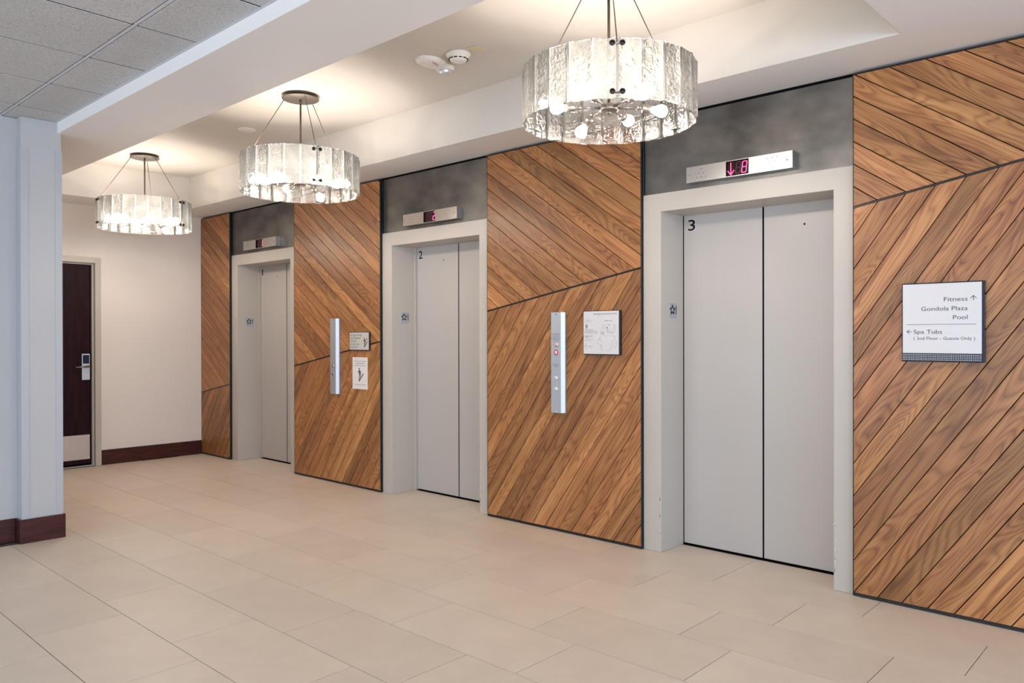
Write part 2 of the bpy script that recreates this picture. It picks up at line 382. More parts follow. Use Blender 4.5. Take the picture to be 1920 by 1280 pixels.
# rest of the lobby floor out of view: the same stone, laid as one sheet
o = MB().box(WX+0.8+P*12, XR, ys[-1], 0.262, -0.0034, 0).box(-5.9, XR, YB, ys[-1]-0.001, -0.0034, 0).build('floor_field', M['tile'], floor)

# ------------------------------------------------------------------ walls
wb = MB()
xs = [WX-0.3] + [v for X in EX for v in (X+0.01, X+EW-0.01)] + [XR+0.2]
for i in range(0, len(xs), 2): wb.box(xs[i], xs[i+1], 0.034 if i < 6 else 0.034, 0.5, 0, ZS+0.5)
for X in EX: wb.box(X+0.01, X+EW-0.01, 0.034, 0.5, EH-0.02, ZS+0.5)
for X in EX: wb.box(X+0.01, X+EW-0.01, 0.45, 0.5, 0, EH)
struct(wb.build('wall_back', M['wall']))
# plain plaster to the right of the timber bay
PD1 = -0.085
struct(MB().box(PD1+0.002, XR, 0.0, 0.034, 0, ZS-0.001).build('trim_1', M['wall']))
# far side wall with door opening
HY0, HY1, HZ = -2.13, -1.168, 2.116
wl = MB().box(WX-0.3, WX, HY1+0.02, 0.034, 0, ZS+0.5).box(WX-0.3, WX, -2.6, HY0-0.02, 0, ZS+0.5).box(WX-0.3, WX, HY0-0.02, HY1+0.02, HZ+0.02, ZS+0.5)
wl.box(WX-0.3, WX-0.2, HY0-0.02, HY1+0.02, 0, HZ+0.02)
struct(wl.build('wall_left', M['wall']))
# alcove side wall behind the pier and the lobby wall with its pier
CX, CY0, CY1 = -5.79, -2.626, -2.386
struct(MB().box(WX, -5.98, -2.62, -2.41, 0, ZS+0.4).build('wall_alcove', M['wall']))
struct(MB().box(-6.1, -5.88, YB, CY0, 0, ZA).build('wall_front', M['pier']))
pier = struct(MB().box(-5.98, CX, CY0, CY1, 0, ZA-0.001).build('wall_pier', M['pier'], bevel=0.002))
g = MB(); t = 0.003
g.box(CX, CX+t, CY0-t, CY0+0.042, 0.155, 2.585).box(-5.879, CX, CY0-t, CY0, 0.155, 2.585)
struct(g.build('corner_guard', M['guard'], pier))
g = MB()
g.box(CX, CX+t, CY1-0.040, CY1+t, 0.155, 2.60).box(CX-0.04, CX, CY1, CY1+t, 0.155, 2.60)
struct(g.build('corner_guard', M['guard'], pier))
struct(MB().box(XR, XR+0.2, YB, 0.5, 0, 3.4).build('wall_right', M['wall']))
struct(MB().box(-6.1, XR+0.2, YB-0.2, YB, 0, 3.4).build('wall_rear', M['wall']))
# glazed fronts (out of view), mullions in front of the daylight
# baseboards
def baseboard(name, parts):
    mb = MB()
    for p in parts: mb.box(*p)
    return struct(mb.build(name, M['base'], bevel=0.0025))
baseboard('baseboard_left', [(WX, WX+0.014, -1.107, -0.026, 0.001, 0.157)])
baseboard('baseboard_pier', [(-5.878, CX+0.016, CY0-0.016, CY1+0.014, 0.001, 0.157)])
baseboard('baseboard_front', [(-5.88, -5.866, -9.8, CY0-0.018, 0.001, 0.157)])

# ------------------------------------------------------------------ ceilings
s_ = MB()
s_.box(WX, XR, Y0, TY0, ZS, ZT+0.15).box(WX, XR, TY1, 0.034, ZS, ZT+0.15)
s_.box(WX, TX0, TY0, TY1, ZS, ZT+0.15).box(TX1, XR, TY0, TY1, ZS, ZT+0.15)
struct(s_.build('ceiling_soffit', M['soffit']))
struct(MB().box(TX0-0.05, TX1+0.05, TY0-0.05, TY1+0.05, ZT, ZT+0.1).build('ceiling_tray', M['tray']))
q = 0.0015
struct(MB().box(TX0, TX1, TY1-q, TY1, ZS+0.0005, ZT).box(TX0, TX1, TY0, TY0+q, ZS+0.0005, ZT).box(TX0, TX0+q, TY0+q, TY1-q, ZS+0.0005, ZT).box(TX1-q, TX1, TY0+q, TY1-q, ZS+0.0005, ZT).build('trim_3', M['tray']))
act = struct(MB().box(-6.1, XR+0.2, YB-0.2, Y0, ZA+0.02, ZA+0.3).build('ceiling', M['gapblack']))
T = 0.6067
tx = [-5.878] + [-5.545 + T*k for k in range(0, 20)]
ty = [Y0-0.002, -2.716, -2.716-T, -2.716-2*T, -2.716-3*T, -2.716-4*T]
act_mesh = {}
for j in range(5):
    for i in range(len(tx)-1):
        if tx[i] > XR-0.1: continue
        gx, gy = 0.0045, 0.012
        x0, x1 = tx[i]+gx, min(tx[i+1]-gx, XR); y1 = ty[j]-(gy if j else 0.002); y0 = ty[j+1]+gy
        key = (round(x1-x0, 3), round(y1-y0, 3))
        if key not in act_mesh:
            o = MB().box(-(x1-x0)/2, (x1-x0)/2, -(y1-y0)/2, (y1-y0)/2, 0, 0.016).build('ceiling_tile', M['act'], None, bevel=0.0025); act_mesh[key] = o.data
        else:
            o = bpy.data.objects.new('ceiling_tile', act_mesh[key]); COL.objects.link(o)
        o.location = ((x0+x1)/2, (y0+y1)/2, ZA+random.uniform(-0.0006, 0.0006)); o.parent = act
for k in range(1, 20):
    if tx[k] < XR-0.1: MB().box(tx[k]-0.0035, tx[k]+0.0035, ty[5], Y0-0.002, ZA+0.0012, ZA+0.02).build('cross_tee_shadow', M['gapblack'], act)  # black strips paint in the shadow over the recessed cross tees
for j in range(1, 6):
    MB().box(-5.88, XR, ty[j]-0.0075, ty[j]+0.0075, ZA-0.001, ZA+0.02).build('ceiling_tee', M['tee'], act, bevel=0.001)
MB().box(-5.88, XR, YB, ty[5]-0.009, ZA, ZA+0.02).build('ceiling_field', M['act'], act)
# angle trim where the lay-in ceiling meets beam
MB().box(-5.79, XR, Y0-0.014, Y0-0.001, ZA-0.0015, ZA+0.001).build('edge_angle', M['tee'], act)

struct(MB().box(WX+0.001, PD1, 0.012, 0.0335, 2.6995, ZS-0.0006).build('trim_2', M['gapblack']))

# ------------------------------------------------------------------ timber bays
SA = math.radians(10.15); SLOPE = math.tan(SA); S0 = 2.033+1.31*SLOPE; SP = 0.1331
def zs(x): return S0 + SLOPE*x
def clip(poly, nx, nz, d):     # keep nx*x+nz*z <= d
    out = []
    for i in range(len(poly)):
        a, b = poly[i], poly[(i+1) % len(poly)]
        da, db = nx*a[0]+nz*a[1]-d, nx*b[0]+nz*b[1]-d
        if da <= 0: out.append(a)
        if (da < 0 < db) or (db < 0 < da):
            k = da/(da-db); out.append((a[0]+(b[0]-a[0])*k, a[1]+(b[1]-a[1])*k))
    return out
def plank(poly, ang, parent, rx):
    # shrink + chamfer: front face inset
    cx = sum(p[0] for p in poly)/len(poly); cz = sum(p[1] for p in poly)/len(poly)
    ca, sa = math.cos(ang), math.sin(ang)
    loc = [((x-cx)*ca+(z-cz)*sa, -(x-cx)*sa+(z-cz)*ca) for x, z in poly]
    mb = MB(); mb.prism(loc, -0.016, 0.0)
    me_name = 'plank'
    o = mb.build(me_name, M['wood'], None, bevel=0.0009)
    o.parent = parent
    o.matrix_local = Matrix.Translation((cx-rx, -0.008+random.uniform(-0.0004, 0.0004), cz)) @ Matrix.Rotation(-ang, 4, 'Y')
    return o
def area_poly(p): return abs(sum(p[i][0]*p[(i+1) % len(p)][1]-p[(i+1) % len(p)][0]*p[i][1] for i in range(len(p))))/2
def bay(x0, x1, label, phase=-1.31):
    r = thing('timber_panel', label, 'wall panel', (x0, 0, 0), 'walnut chevron panels between the elevators')
    zt = 2.694
    MB().box(x0, x1, -0.0075, 0.0, 0.003, 2.7005).build('backing_board', M['gapblack'], r)
    e = MB(); tt = 0.0035
    e.box(x0, x0+tt, -0.0238, -0.0075, 0.003, 2.7005).box(x1-tt, x1, -0.0238, -0.0075, 0.003, 2.7005)
    e.box(x0+tt, x1-tt, -0.0238, -0.0075, 0.003, 0.017).box(x0+tt, x1-tt, -0.0238, -0.0075, 2.695, 2.7005)
    e.build('edge_trim', M['black'], r)
    sh = 0.0062
    e = MB(); e.prism([(x0+tt, zs(x0)-0.0040), (x1-tt, zs(x1)-0.0040), (x1-tt, zs(x1)+0.0040), (x0+tt, zs(x0)+0.0040)], -0.0075, -0.0215)
    e.build('seam_strip', M['black'], r)
    a0, a1, b0, b1 = x0+tt+0.0008, x1-tt-0.0008, 0.0185, zt
    up = [(a0, zs(a0)+sh), (a1, zs(a1)+sh), (a1, b1), (a0, b1)]
    lo = [(a0, b0), (a1, b0), (a1, zs(a1)-sh), (a0, zs(a0)-sh)]
    gap = 0.0021
    for region, ang in ((up, SA-PI/4), (lo, SA+PI/4)):
        dx, dz = math.cos(ang), math.sin(ang); nx, nz = -dz, dx       # strip normal
        for k in range(-60, 80):
            xa = phase - SP*k; xb = phase - SP*(k+1)
            da = nx*xa+nz*zs(xa); db = nx*xb+nz*zs(xb)
            lo_, hi_ = min(da, db)+gap, max(da, db)-gap
            p = clip(clip(region, nx, nz, hi_), -nx, -nz, -lo_)
            if len(p) < 3 or area_poly(p) < 0.0004: continue
            # drop near-duplicate corners
            q = [p[i] for i in range(len(p)) if math.hypot(p[i][0]-p[i-1][0], p[i][1]-p[i-1][1]) > 0.002]
            if len(q) >= 3: plank(q, ang, r, x0)
    return r
bay(WX+0.003, EX[0]-0.001, 'narrow walnut plank panel beside the white side wall with the dark door')
bay(EX[0]+EW+0.001, EX[1]-0.001, 'walnut plank panel carrying the fire sign and paper notice, between doors 1 and 2', phase=-1.31+0.02)
bay(EX[1]+EW+0.001, EX[2]-0.001, 'walnut plank panel carrying the evacuation plan, between doors 2 and 3')
bay(EX[2]+EW+0.001, PD1, 'walnut plank panel carrying the Fitness and Spa Tubs sign')

# ------------------------------------------------------------------ elevators
def digit_strokes(mb, ch, x, z, w_, h_, y, wd, skew=0.12):
    S = {'a': ((0, 2), (1, 2)), 'b': ((1, 2), (1, 1)), 'c': ((1, 1), (1, 0)), 'd': ((0, 0), (1, 0)), 'e': ((0, 1), (0, 0)), 'f': ((0, 2), (0, 1)), 'g': ((0, 1), (1, 1))}
    on = {'8': 'abcdefg', '1': 'bc', '6': 'acdefg', '2': 'abged', 'L': 'def'}[ch]
    for sname in on:
        (xa, za), (xb, zb) = S[sname]
        A = [x+xa*w_+skew*za*h_/2, z+za*h_/2]; B = [x+xb*w_+skew*zb*h_/2, z+zb*h_/2]
        L = math.hypot(B[0]-A[0], B[1]-A[1]); k = 0.10
        A2 = (A[0]+(B[0]-A[0])*k, A[1]+(B[1]-A[1])*k); B2 = (B[0]+(A[0]-B[0])*k, B[1]+(A[1]-B[1])*k)
        if sname in 'adg':
            m1 = (A2[0]+(B2[0]-A2[0])*0.42, A2[1]+(B2[1]-A2[1])*0.42); m2 = (A2[0]+(B2[0]-A2[0])*0.58, A2[1]+(B2[1]-A2[1])*0.58)
            mb.stroke([A2, m1], y, wd); mb.stroke([m2, B2], y, wd)
        else: mb.stroke([A2, B2], y, wd)

ORD = ('far', 'middle', 'near')
for n, X in enumerate(EX):
    num = str(n+1)
    e = thing('elevator', ['elevator marked 1, closed beige doors, beside the narrow timber panel',
                           'elevator marked 2, closed grey-beige doors between two timber panels',
                           'elevator marked 3, widest seen closed doors beside the Spa Tubs sign panel'][n], 'elevator', (X, 0, 0), 'elevators along the timber wall')
    xi0, xi1 = X+EO, X+EO+OW
    f = MB().box(X+0.0005, xi0, 0, JD, 0.0005, EH).box(xi1, X+EW-0.0005, 0, JD, 0.0005, EH).box(xi0, xi1, 0, JD, OH, EH)
    # one U-shaped solid: face and returns
    poly = [(X+0.0005, 0.0005), (xi0, 0.0005), (xi0, OH), (xi1, OH), (xi1, 0.0005), (X+EW-0.0005, 0.0005), (X+EW-0.0005, EH), (X+0.0005, EH)]
    f = MB(); N_ = len(poly)
    vs = [(x, 0.0, z) for x, z in poly]+[(x, JD, z) for x, z in poly]
    f.add(vs, [(0, 1, 2, 7), (2, 3, 6, 7), (3, 4, 5, 6), (8, 15, 10, 9), (10, 15, 14, 11), (11, 14, 13, 12)] + [(i, 8+i, 8+(i+1) % 8, (i+1) % 8) for i in range(8)])
    f.build('door_frame', M['frame'], e, bevel=0.0025, seg=2)
    rc = random.Random(20+n); chips = MB(); dark = MB()
    for xc, zlo, zhi in ((xi0, 0.02, 0.34), (xi1, 0.05, 0.36)):
        for i in range(9):
            z = rc.uniform(zlo, zhi); hh = rc.uniform(0.006, 0.026); ww = rc.uniform(0.002, 0.007)
            off_ = rc.uniform(0.0, 0.004)*(-1 if xc == xi0 else 1); sg = -1 if xc == xi0 else 1
            x_ = xc+sg*0.0026+off_
            p = [(x_, z), (x_+sg*ww, z+hh*0.3), (x_+sg*ww*0.6, z+hh), (x_, z+hh*0.8)]
            (chips if i % 3 else dark).prism(p, 0.0002, -0.0004)
    chips.build('paint_chip', M['signwhite'], e); dark.build('paint_chip', M['nickel'], e)
    st = 0.0 if n == 2 else 0.0115
    if st:
        MB().box(xi0, xi0+st, JD-0.022, JD+0.03, 0.001, OH).box(xi1-st, xi1, JD-0.022, JD+0.03, 0.001, OH).build('frame_return', M['frame'], e, bevel=0.001)
    xj = X+EO+OW/2+0.012
    dl = (xi0+st+0.003, xj-0.0048)
    dr = (xj+0.0048, xi1-st-0.003)
    MB().box(xi0-0.05, xi1+0.05, JD+0.036, JD+0.05, 0, OH+0.03).build('shaft_cover', M['gapblack'], e)
    lf = MB().box(dl[0], dl[1], JD+0.003, JD+0.034, 0.012, OH+0.02).build('door_leaf', M['leaf'], e, bevel=0.0015)
    rf = MB().box(dr[0], dr[1], JD+0.003, JD+0.034, 0.012, OH+0.02).build('door_leaf', M['leaf'], e, bevel=0.0015)
    MB().box(dl[1], dl[1]+0.0022, JD+0.0038, JD+0.033, 0.013, OH).build('gap_shade_strip', M['gapblack'], lf)  # black strip added as shade, so the gap between the leaves reads dark
    MB().box(xi0, xi1, JD-0.006, JD+0.036, 0.0002, 0.004).build('sill', M['gapblack'], e)
    # number decal with pale outline
    yn = JD+0.003
    wd = {'1': 0.022, '2': 0.052, '3': 0.052}[num]
    text(num, lf, X+0.158, 2.020, 0.078, yn, M['signwhite'], width=wd+0.008, name='number_outline', weight=0.02, th=0.0003)
    text(num, lf, X+0.162, 2.024, 0.070, yn, M['ink'], width=wd, name='door_number', weight=0.012, th=0.0008)
    hx = X+0.92 if n == 2 else X+0.486
    MB().cyl((hx, yn-0.0006, 1.994), (hx, yn+0.001, 1.994), 0.0085, n=16).build('keyhole_ring', M['signwhite'], rf if n == 2 else lf)
    MB().cyl((hx, yn-0.0012, 1.994), (hx, yn+0.001, 1.994), 0.0065, n=16).build('keyhole', M['ink'], rf if n == 2 else lf)
    # dark steel panel over the doors
    sp = MB().box(X+0.0065, X+EW-0.0015, 0.013, 0.033, EH+0.001, 2.699).build('steel_panel', M['steel'], bevel=0.0008)
    tag(sp, ['dark steel panel above elevator 1, partly behind a chandelier', 'dark steel panel above elevator 2', 'dark brushed steel panel above elevator 3 with bright hazy reflections'][n], 'steel panel', 'dark steel panels above the elevators')
    MB().box(X+0.0002, X+0.0062, 0.006, 0.033, EH+0.001, 2.699).build('edge_trim', M['black'], e)
    # floor marker on the left jamb (faces +x)
    mk = thing('jamb_marker', ['small star plate on the jamb of the elevator beside the narrow timber panel', 'small star plate on the jamb of the middle elevator, marked 2', 'small star plate on the jamb of the elevator nearest the Spa Tubs sign, marked 3'][n], 'sign', (xi0, 0.142, 1.508), 'star plates on the elevator jambs')
    MB().box(xi0+0.0002, xi0+0.0022, 0.100, 0.184, 1.462, 1.553).build('plate', M['brushed_soft'], mk, bevel=0.0006)
    pts = []
    cy_, cz_ = 0.133, 1.513
    for k in range(11):
        rr = 0.031 if k % 2 == 0 else 0.0135
        a_ = PI/2 + k*PI/5
        pts.append((cy_ + rr*math.cos(a_), cz_ + rr*math.sin(a_)))
    sm = MB()
    for (u0, v0), (u1, v1) in zip(pts[:-1], pts[1:]):
        L = math.hypot(u1-u0, v1-v0); nu, nv = -(v1-v0)/L*0.0032, (u1-u0)/L*0.0032
        q = [(u0+nu, v0+nv), (u1+nu, v1+nv), (u1-nu, v1-nv), (u0-nu, v0-nv)]
        sm.add([(xi0+0.0020, a, b) for a, b in q]+[(xi0+0.0034, a, b) for a, b in q], [(0, 1, 2, 3), (7, 6, 5, 4)]+[(i, (i+1) % 4, 4+(i+1) % 4, 4+i) for i in range(4)])
    sm.build('star', M['ink'], mk)
    MB().box(xi0+0.0020, xi0+0.0034, 0.1735, 0.1785, 1.486, 1.541).build('raised_bar', M['ink'], mk)

    # position indicator
    ind = thing('floor_indicator', ['floor indicator above elevator 1 with a faint red digit', 'floor indicator above elevator 2 with a partly seen red digit',
                                    'floor indicator above elevator 3 showing a red down arrow and 8'][n], 'floor indicator', (X+0.655, 0.013, 2.31), 'floor indicators above the elevators')
    ix0, ix1, iz0, iz1 = X+0.331, X+0.981, 2.263, 2.356
    yf, yb_ = -0.040, 0.0128
    wx0, wx1, wz0, wz1 = X+0.588, X+0.728, 2.267, 2.352
    h = MB().box(ix0, wx0, yf, yb_, iz0, iz1).box(wx1, ix1, yf, yb_, iz0, iz1).box(wx0, wx1, yf, yb_, iz0, wz0).box(wx0, wx1, yf, yb_, wz1, iz1)
    h.build('housing', M['brushed'], ind)
    MB().box(wx0, wx1, yf+0.010, yb_-0.002, wz0, wz1).build('display', M['screen'], ind)
    lt = 0.0012
    MB().box(wx0, wx0+lt, yf+0.0004, yf+0.010, wz0, wz1).box(wx1-lt, wx1, yf+0.0004, yf+0.010, wz0, wz1).box(wx0+lt, wx1-lt, yf+0.0004, yf+0.010, wz0, wz0+lt).box(wx0+lt, wx1-lt, yf+0.0004, yf+0.010, wz1-lt, wz1).build('recess_shade_liner', M['gapblack'], ind)  # black liner added to paint the recess walls as if in shade
    yd = yf+0.0098
    led = MB()
    if n == 2:
        cx_ = wx0+0.026
        led.stroke([(cx_, wz1-0.008), (cx_, wz0+0.010)], yd, 0.0036); led.stroke([(cx_-0.019, wz0+0.032), (cx_, wz0+0.008)], yd, 0.0036); led.stroke([(cx_+0.019, wz0+0.032), (cx_, wz0+0.008)], yd, 0.0036)
        digit_strokes(led, '8', wx1-0.034-0.014, wz0+0.013, 0.027, 0.062, yd, 0.0034)
    else:
        digit_strokes(led, '2' if n == 1 else '1', wx1-(0.038 if n == 1 else 0.050), wz0+0.013, 0.022, 0.062, yd, 0.0042)
    led.build('lit_segments', M['led'], ind)
    dm = MB(); digit_strokes(dm, '8', wx0+0.055, wz0+0.013, 0.027, 0.062, yd+0.0001, 0.0030); dm.build('unlit_segments', M['leddim'], ind)
    ho = MB()
    for sx_ in (X+0.43, X+0.865):
        for (a, b) in ((-0.03, 0.025 if sx_ > X+0.7 else -0.022), (0, 0.025 if sx_ > X+0.7 else -0.022), (0.03, 0.025 if sx_ > X+0.7 else -0.022), (-0.015, 0.002), (0.015, 0.002), (0, -0.024 if sx_ > X+0.7 else 0.026)):
            ho.cyl((sx_+a, yf-0.0004, 2.309+b), (sx_+a, yf+0.002, 2.309+b), 0.0028, n=8)
    ho.build('sound_holes', M['ink'], ind)
    for sx_ in (ix0+0.02, ix1-0.03):
        MB().lathe((sx_, yf, 2.309), (0, -1, 0), [(0.0048, 0), (0.0045, 0.001), (0.001, 0.0018), (0, 0.0018)], 12).build('screw', M['nickel'], ind)

# ------------------------------------------------------------------ call stations
def call_station(x0, label, full):
    r = thing('call_station', label, 'call station', (x0+0.05, -0.024, 1.16), 'elevator call stations on the timber panels')
    z0, z1 = 0.822, 1.512
    y0, y1 = -0.0245, -0.060
    prof = [(x0-0.004, y0), (x0, y1), (x0+0.088, y1), (x0+0.108, y1+0.022), (x0+0.108, y0)]
    b = MB(); n = len(prof)
    b.add([(x, y, z0) for x, y in prof]+[(x, y, z1) for x, y in prof], [tuple(range(n)), tuple(range(2*n-1, n-1, -1))]+[(i, n+i, n+(i+1) % n, (i+1) % n) for i in range(n)])
    b.build('body', M['brushed_soft'], r, bevel=0.0012)
    cx = x0+0.045
    for z in (1.497, 0.834):
        MB().lathe((cx, y1, z), (0, -1, 0), [(0.0042, -0.001), (0.004, 0.001), (0, 0.0016)], 12).build('screw', M['darkbolt'] if z > 1 else M['white'], r)
    for z in (1.062, 0.986) if full else (1.078, 1.006):
        bt = MB().lathe((cx, y1, z), (0, -1, 0), [(0.0155, -0.001), (0.0155, 0.003), (0.0135, 0.004), (0.013, 0.003)], 24).build('call_button', M['brushed'], r)
        MB().lathe((cx, y1, z), (0, -1, 0), [(0.0125, 0.001), (0.012, 0.0055), (0, 0.006)], 20).build('button_cap', M['white'] if full else M['nickel'], bt)
        MB().lathe((cx, y1-0.0058, z), (0, -1, 0), [(0.004, 0), (0, 0.0006)], 10).build('button_dot', M['ink'], bt)
    if full:
        text('FIREFIGHTERS', r, cx, 1.358, 0.0062, y1, M['inkgrey'], width=0.070, align='CENTER', name='engraved_text')
        text('OPERATION', r, cx, 1.345, 0.0062, y1, M['inkgrey'], width=0.056, align='CENTER', name='engraved_text')
        text('TO RECALL ELEVATORS', r, cx, 1.3325, 0.0055, y1, M['inkgrey'], width=0.078, align='CENTER', name='engraved_text')
        text('INSERT  FIRE  KEY', r, cx, 1.3225, 0.0055, y1, M['inkgrey'], width=0.062, align='CENTER', name='engraved_text')
        text('AND  TURN  ON', r, cx, 1.3125, 0.0055, y1, M['inkgrey'], width=0.058, align='CENTER', name='engraved_text')
        text('FIRE  RECALL', r, cx, 1.2665, 0.005, y1, M['inkpale'], width=0.060, align='CENTER', name='engraved_text')
        lm = MB().lathe((cx, y1, 1.291), (0, -1, 0), [(0.0165, -0.001), (0.0165, 0.002), (0.0145, 0.003)], 24).build('lamp_bezel', M['brushed'], r)
        MB().lathe((cx, y1, 1.291), (0, -1, 0), [(0.0145, 0.001), (0.012, 0.005), (0, 0.0065)], 20).build('lamp_lens', M['pink'], lm)
        ks = MB().lathe((cx, y1, 1.236), (0, -1, 0), [(0.0195, -0.001), (0.0195, 0.002), (0.0125, 0.0028), (0.012, 0.001)], 28).build('key_ring', M['red'], r)
        MB().lathe((cx, y1, 1.236), (0, -1, 0), [(0.0118, 0), (0.0115, 0.005), (0, 0.0055)], 20).build('key_switch', M['white'], ks)
        MB().box(cx-0.0018, cx+0.0018, y1-0.0062, y1-0.005, 1.231, 1.241).build('key_slot', M['ink'], ks)
        MB().lathe((cx, y1, 1.176), (0, -1, 0), [(0.004, -0.001), (0, 0.0008)], 12).build('pilot_light', M['ink'], r)
        text('EMERGENCY', r, cx, 1.150, 0.0062, y1, M['inkgrey'], width=0.060, align='CENTER', name='engraved_text')
        text('POWER', r, cx, 1.138, 0.0062, y1, M['inkgrey'], width=0.036, align='CENTER', name='engraved_text')
    return r
call_station(-3.440, 'steel call station with red key switch, left of the evacuation plan', True)
call_station(-6.084, 'plain steel call station with two buttons beside the fire sign', False)

# ------------------------------------------------------------------ wall signs
def stair_man(parent, cx, cz, h, y, flame=False):
    k = h
    mb = MB()
    mb.cyl((cx-0.10*k, y, cz+0.42*k), (cx-0.10*k, y-0.0006, cz+0.42*k), 0.060*k, n=14)
    P_ = lambda a, b: (cx+a*k, cz+b*k)
    mb.stroke([P_(-0.09, 0.30), P_(-0.03, 0.02)], y, 0.115*k)
    mb.stroke([P_(-0.12, 0.30), P_(-0.24, 0.18), P_(-0.15, 0.10)], y, 0.045*k)
    mb.stroke([P_(-0.05, 0.28), P_(0.07, 0.20), P_(0.09, 0.06)], y, 0.045*k)
    mb.stroke([P_(-0.05, 0.05), P_(-0.10, -0.18), P_(-0.11, -0.40)], y, 0.065*k)
    mb.stroke([P_(-0.02, 0.02), P_(0.06, -0.10), P_(0.03, -0.20)], y, 0.060*k)
    pts = []
    sx_, sz_ = -0.16, -0.48
    pts.append(P_(sx_, sz_))
    for i in range(5):
        sx_ += 0.105; pts.append(P_(sx_, sz_)); sz_ += 0.115; pts.append(P_(sx_, sz_))
    mb.stroke(pts, y, 0.055*k)
    if flame: mb.prism([P_(0.26, 0.22), P_(0.33, 0.20), P_(0.36, 0.30), P_(0.31, 0.45), P_(0.28, 0.36), P_(0.24, 0.30)], y, y-0.0006)
    mb.build('stairs_pictogram', M['ink'], parent)

# fire sign
r = thing('fire_sign', 'grey sign reading IN CASE OF FIRE USE STAIRWAY, black edged', 'sign', (-5.665, -0.024, 1.30))
MB().box(-5.815, -5.520, -0.0385, -0.0245, 1.222, 1.388).build('backplate', M['black'], r, bevel=0.001)
MB().box(-5.808, -5.528, -0.0405, -0.0386, 1.230, 1.383).build('face', M['firegrey'], r, bevel=0.0004)
yy = -0.0406
for i, (tx_, wd) in enumerate((('IN CASE OF FIRE', 0.168), ('USE STAIRWAY', 0.150), ('FOR EXIT', 0.092), ('DO NOT USE', 0.128), ('ELEVATOR', 0.108))):
    text(tx_, r, -5.796, 1.350-i*0.0265, 0.0165, yy, M['inkgrey'], width=wd)
stair_man(r, -5.580, 1.295, 0.085, yy, True)
# paper notice
r = thing('paper_notice', 'white paper notice with a figure climbing stairs, below the fire sign', 'notice', (-5.674, -0.024, 1.02))
MB().box(-5.785, -5.563, -0.0262, -0.0245, 0.880, 1.163).build('sheet', M['paper'], r)
yy = -0.0263
text('Fewer Elevator Occupants', r, -5.674, 1.124, 0.0100, yy, M['inkgrey'], width=0.178, align='CENTER')
text('Comfortably Please', r, -5.674, 1.104, 0.0100, yy, M['inkgrey'], width=0.128, align='CENTER')
text('Consider Using The Stairs', r, -5.674, 1.084, 0.0100, yy, M['inkgrey'], width=0.172, align='CENTER')
stair_man(r, -5.672, 1.010, 0.120, yy)
text('Your Cooperation Is Appreciated', r, -5.674, 0.918, 0.0085, yy, M['inkgrey'], width=0.165, align='CENTER')
# evacuation plan
r = thing('evacuation_plan', 'white framed emergency evacuation plan with a thin floor drawing', 'sign', (-3.023, -0.024, 1.37))
MB().box(-3.170, -2.876, -0.0445, -0.0245, 1.224, 1.514).build('backplate', M['black'], r, bevel=0.001)
MB().box(-3.168, -2.885, -0.0465, -0.0446, 1.230, 1.511).build('face', M['signwhite'], r, bevel=0.0005)
yy = -0.0466
gx = lambda u: -3.168+(u-75)/880*0.283       # plan drawing units
gz = lambda v: 1.511-(v-120)/1095*0.281
text('Emergency Evacuation Plan', r, gx(912), gz(205), 0.0095, yy, M['inkgrey'], width=0.185, align='RIGHT')
text('LOBBY LEVEL', r, gx(600), gz(378), 0.0058, yy, M['inkgrey'], width=0.064)
for u, v, wd, s_t, c in ((112, 305, 0.042, 'You are here', 'inkpale'), (112, 350, 0.048, 'Learn your exits', 'inkpale'), (112, 370, 0.058, 'Leave by the stairway', 'inkpale'), (112, 392, 0.032, 'if alarm sounds', 'inkpale'),
                         (108, 603, 0.068, 'IN CASE OF FIRE', 'inkgrey'), (108, 643, 0.104, 'USE STAIRWAY FOR EXIT', 'inkgrey'), (108, 685, 0.102, 'DO NOT USE ELEVATOR', 'inkgrey'),
                         (112, 765, 0.064, 'EMERGENCY PHONE', 'inkgrey'), (112, 798, 0.032, 'DIAL 911', 'inkgrey'), (112, 855, 0.078, 'Report to the meeting area', 'inkpale'), (112, 872, 0.050, 'outside the hotel', 'inkpale'), (112, 968, 0.016, 'KEY', 'inkpale')):
    text(s_t, r, gx(u), gz(v), 0.0042 if c == 'inkpale' else 0.0052, yy, M[c], width=wd)
stair_man(r, gx(150), gz(505), 0.030, yy, True)
pl = MB()
def line(*uv): pl.stroke([(gx(a), gz(b)) for a, b in uv], yy, 0.0009)
line((555, 480), (860, 470), (860, 580), (720, 585), (720, 640), (855, 635), (855, 470)); line((555, 480), (555, 590), (620, 590)); line((610, 480), (610, 540)); line((560, 545), (650, 545), (650, 650), (600, 650))
line((475, 645), (520, 620), (520, 740), (560, 745), (560, 640), (590, 625), (590, 745), (690, 745)); line((500, 745), (500, 860), (440, 850), (430, 950), (500, 950), (510, 1125), (760, 1130), (765, 1000), (800, 1000), (800, 960), (760, 950))
line((500, 905), (600, 910)); line((545, 960), (545, 1120)); line((510, 990), (545, 990)); line((510, 1040), (545, 1040)); line((760, 740), (860, 765), (860, 850), (790, 880), (830, 960), (900, 930), (880, 850)); line((800, 990), (860, 1050), (930, 930))
line((480, 790), (480, 850))
pl.build('floor_drawing', M['inkpale'], r)
rt = MB(); rt.stroke([(gx(690), gz(560)), (gx(690), gz(665)), (gx(815), gz(667))], yy, 0.0014); rt.build('escape_route', M['inkgrey'], r)
MB().prism([(gx(662), gz(555)), (gx(688), gz(555)), (gx(688), gz(525)), (gx(662), gz(525))], yy, yy-0.0008).build('location_dot', M['green'], r)
dk = MB()
for u, v in ((720, 475), (525, 683), (572, 683), (810, 667), (127, 1015), (238, 1018)): dk.cyl((gx(u), yy, gz(v)), (gx(u), yy-0.0006, gz(v)), 0.0030, n=8)
dk.build('plan_symbol', M['ink'], r)
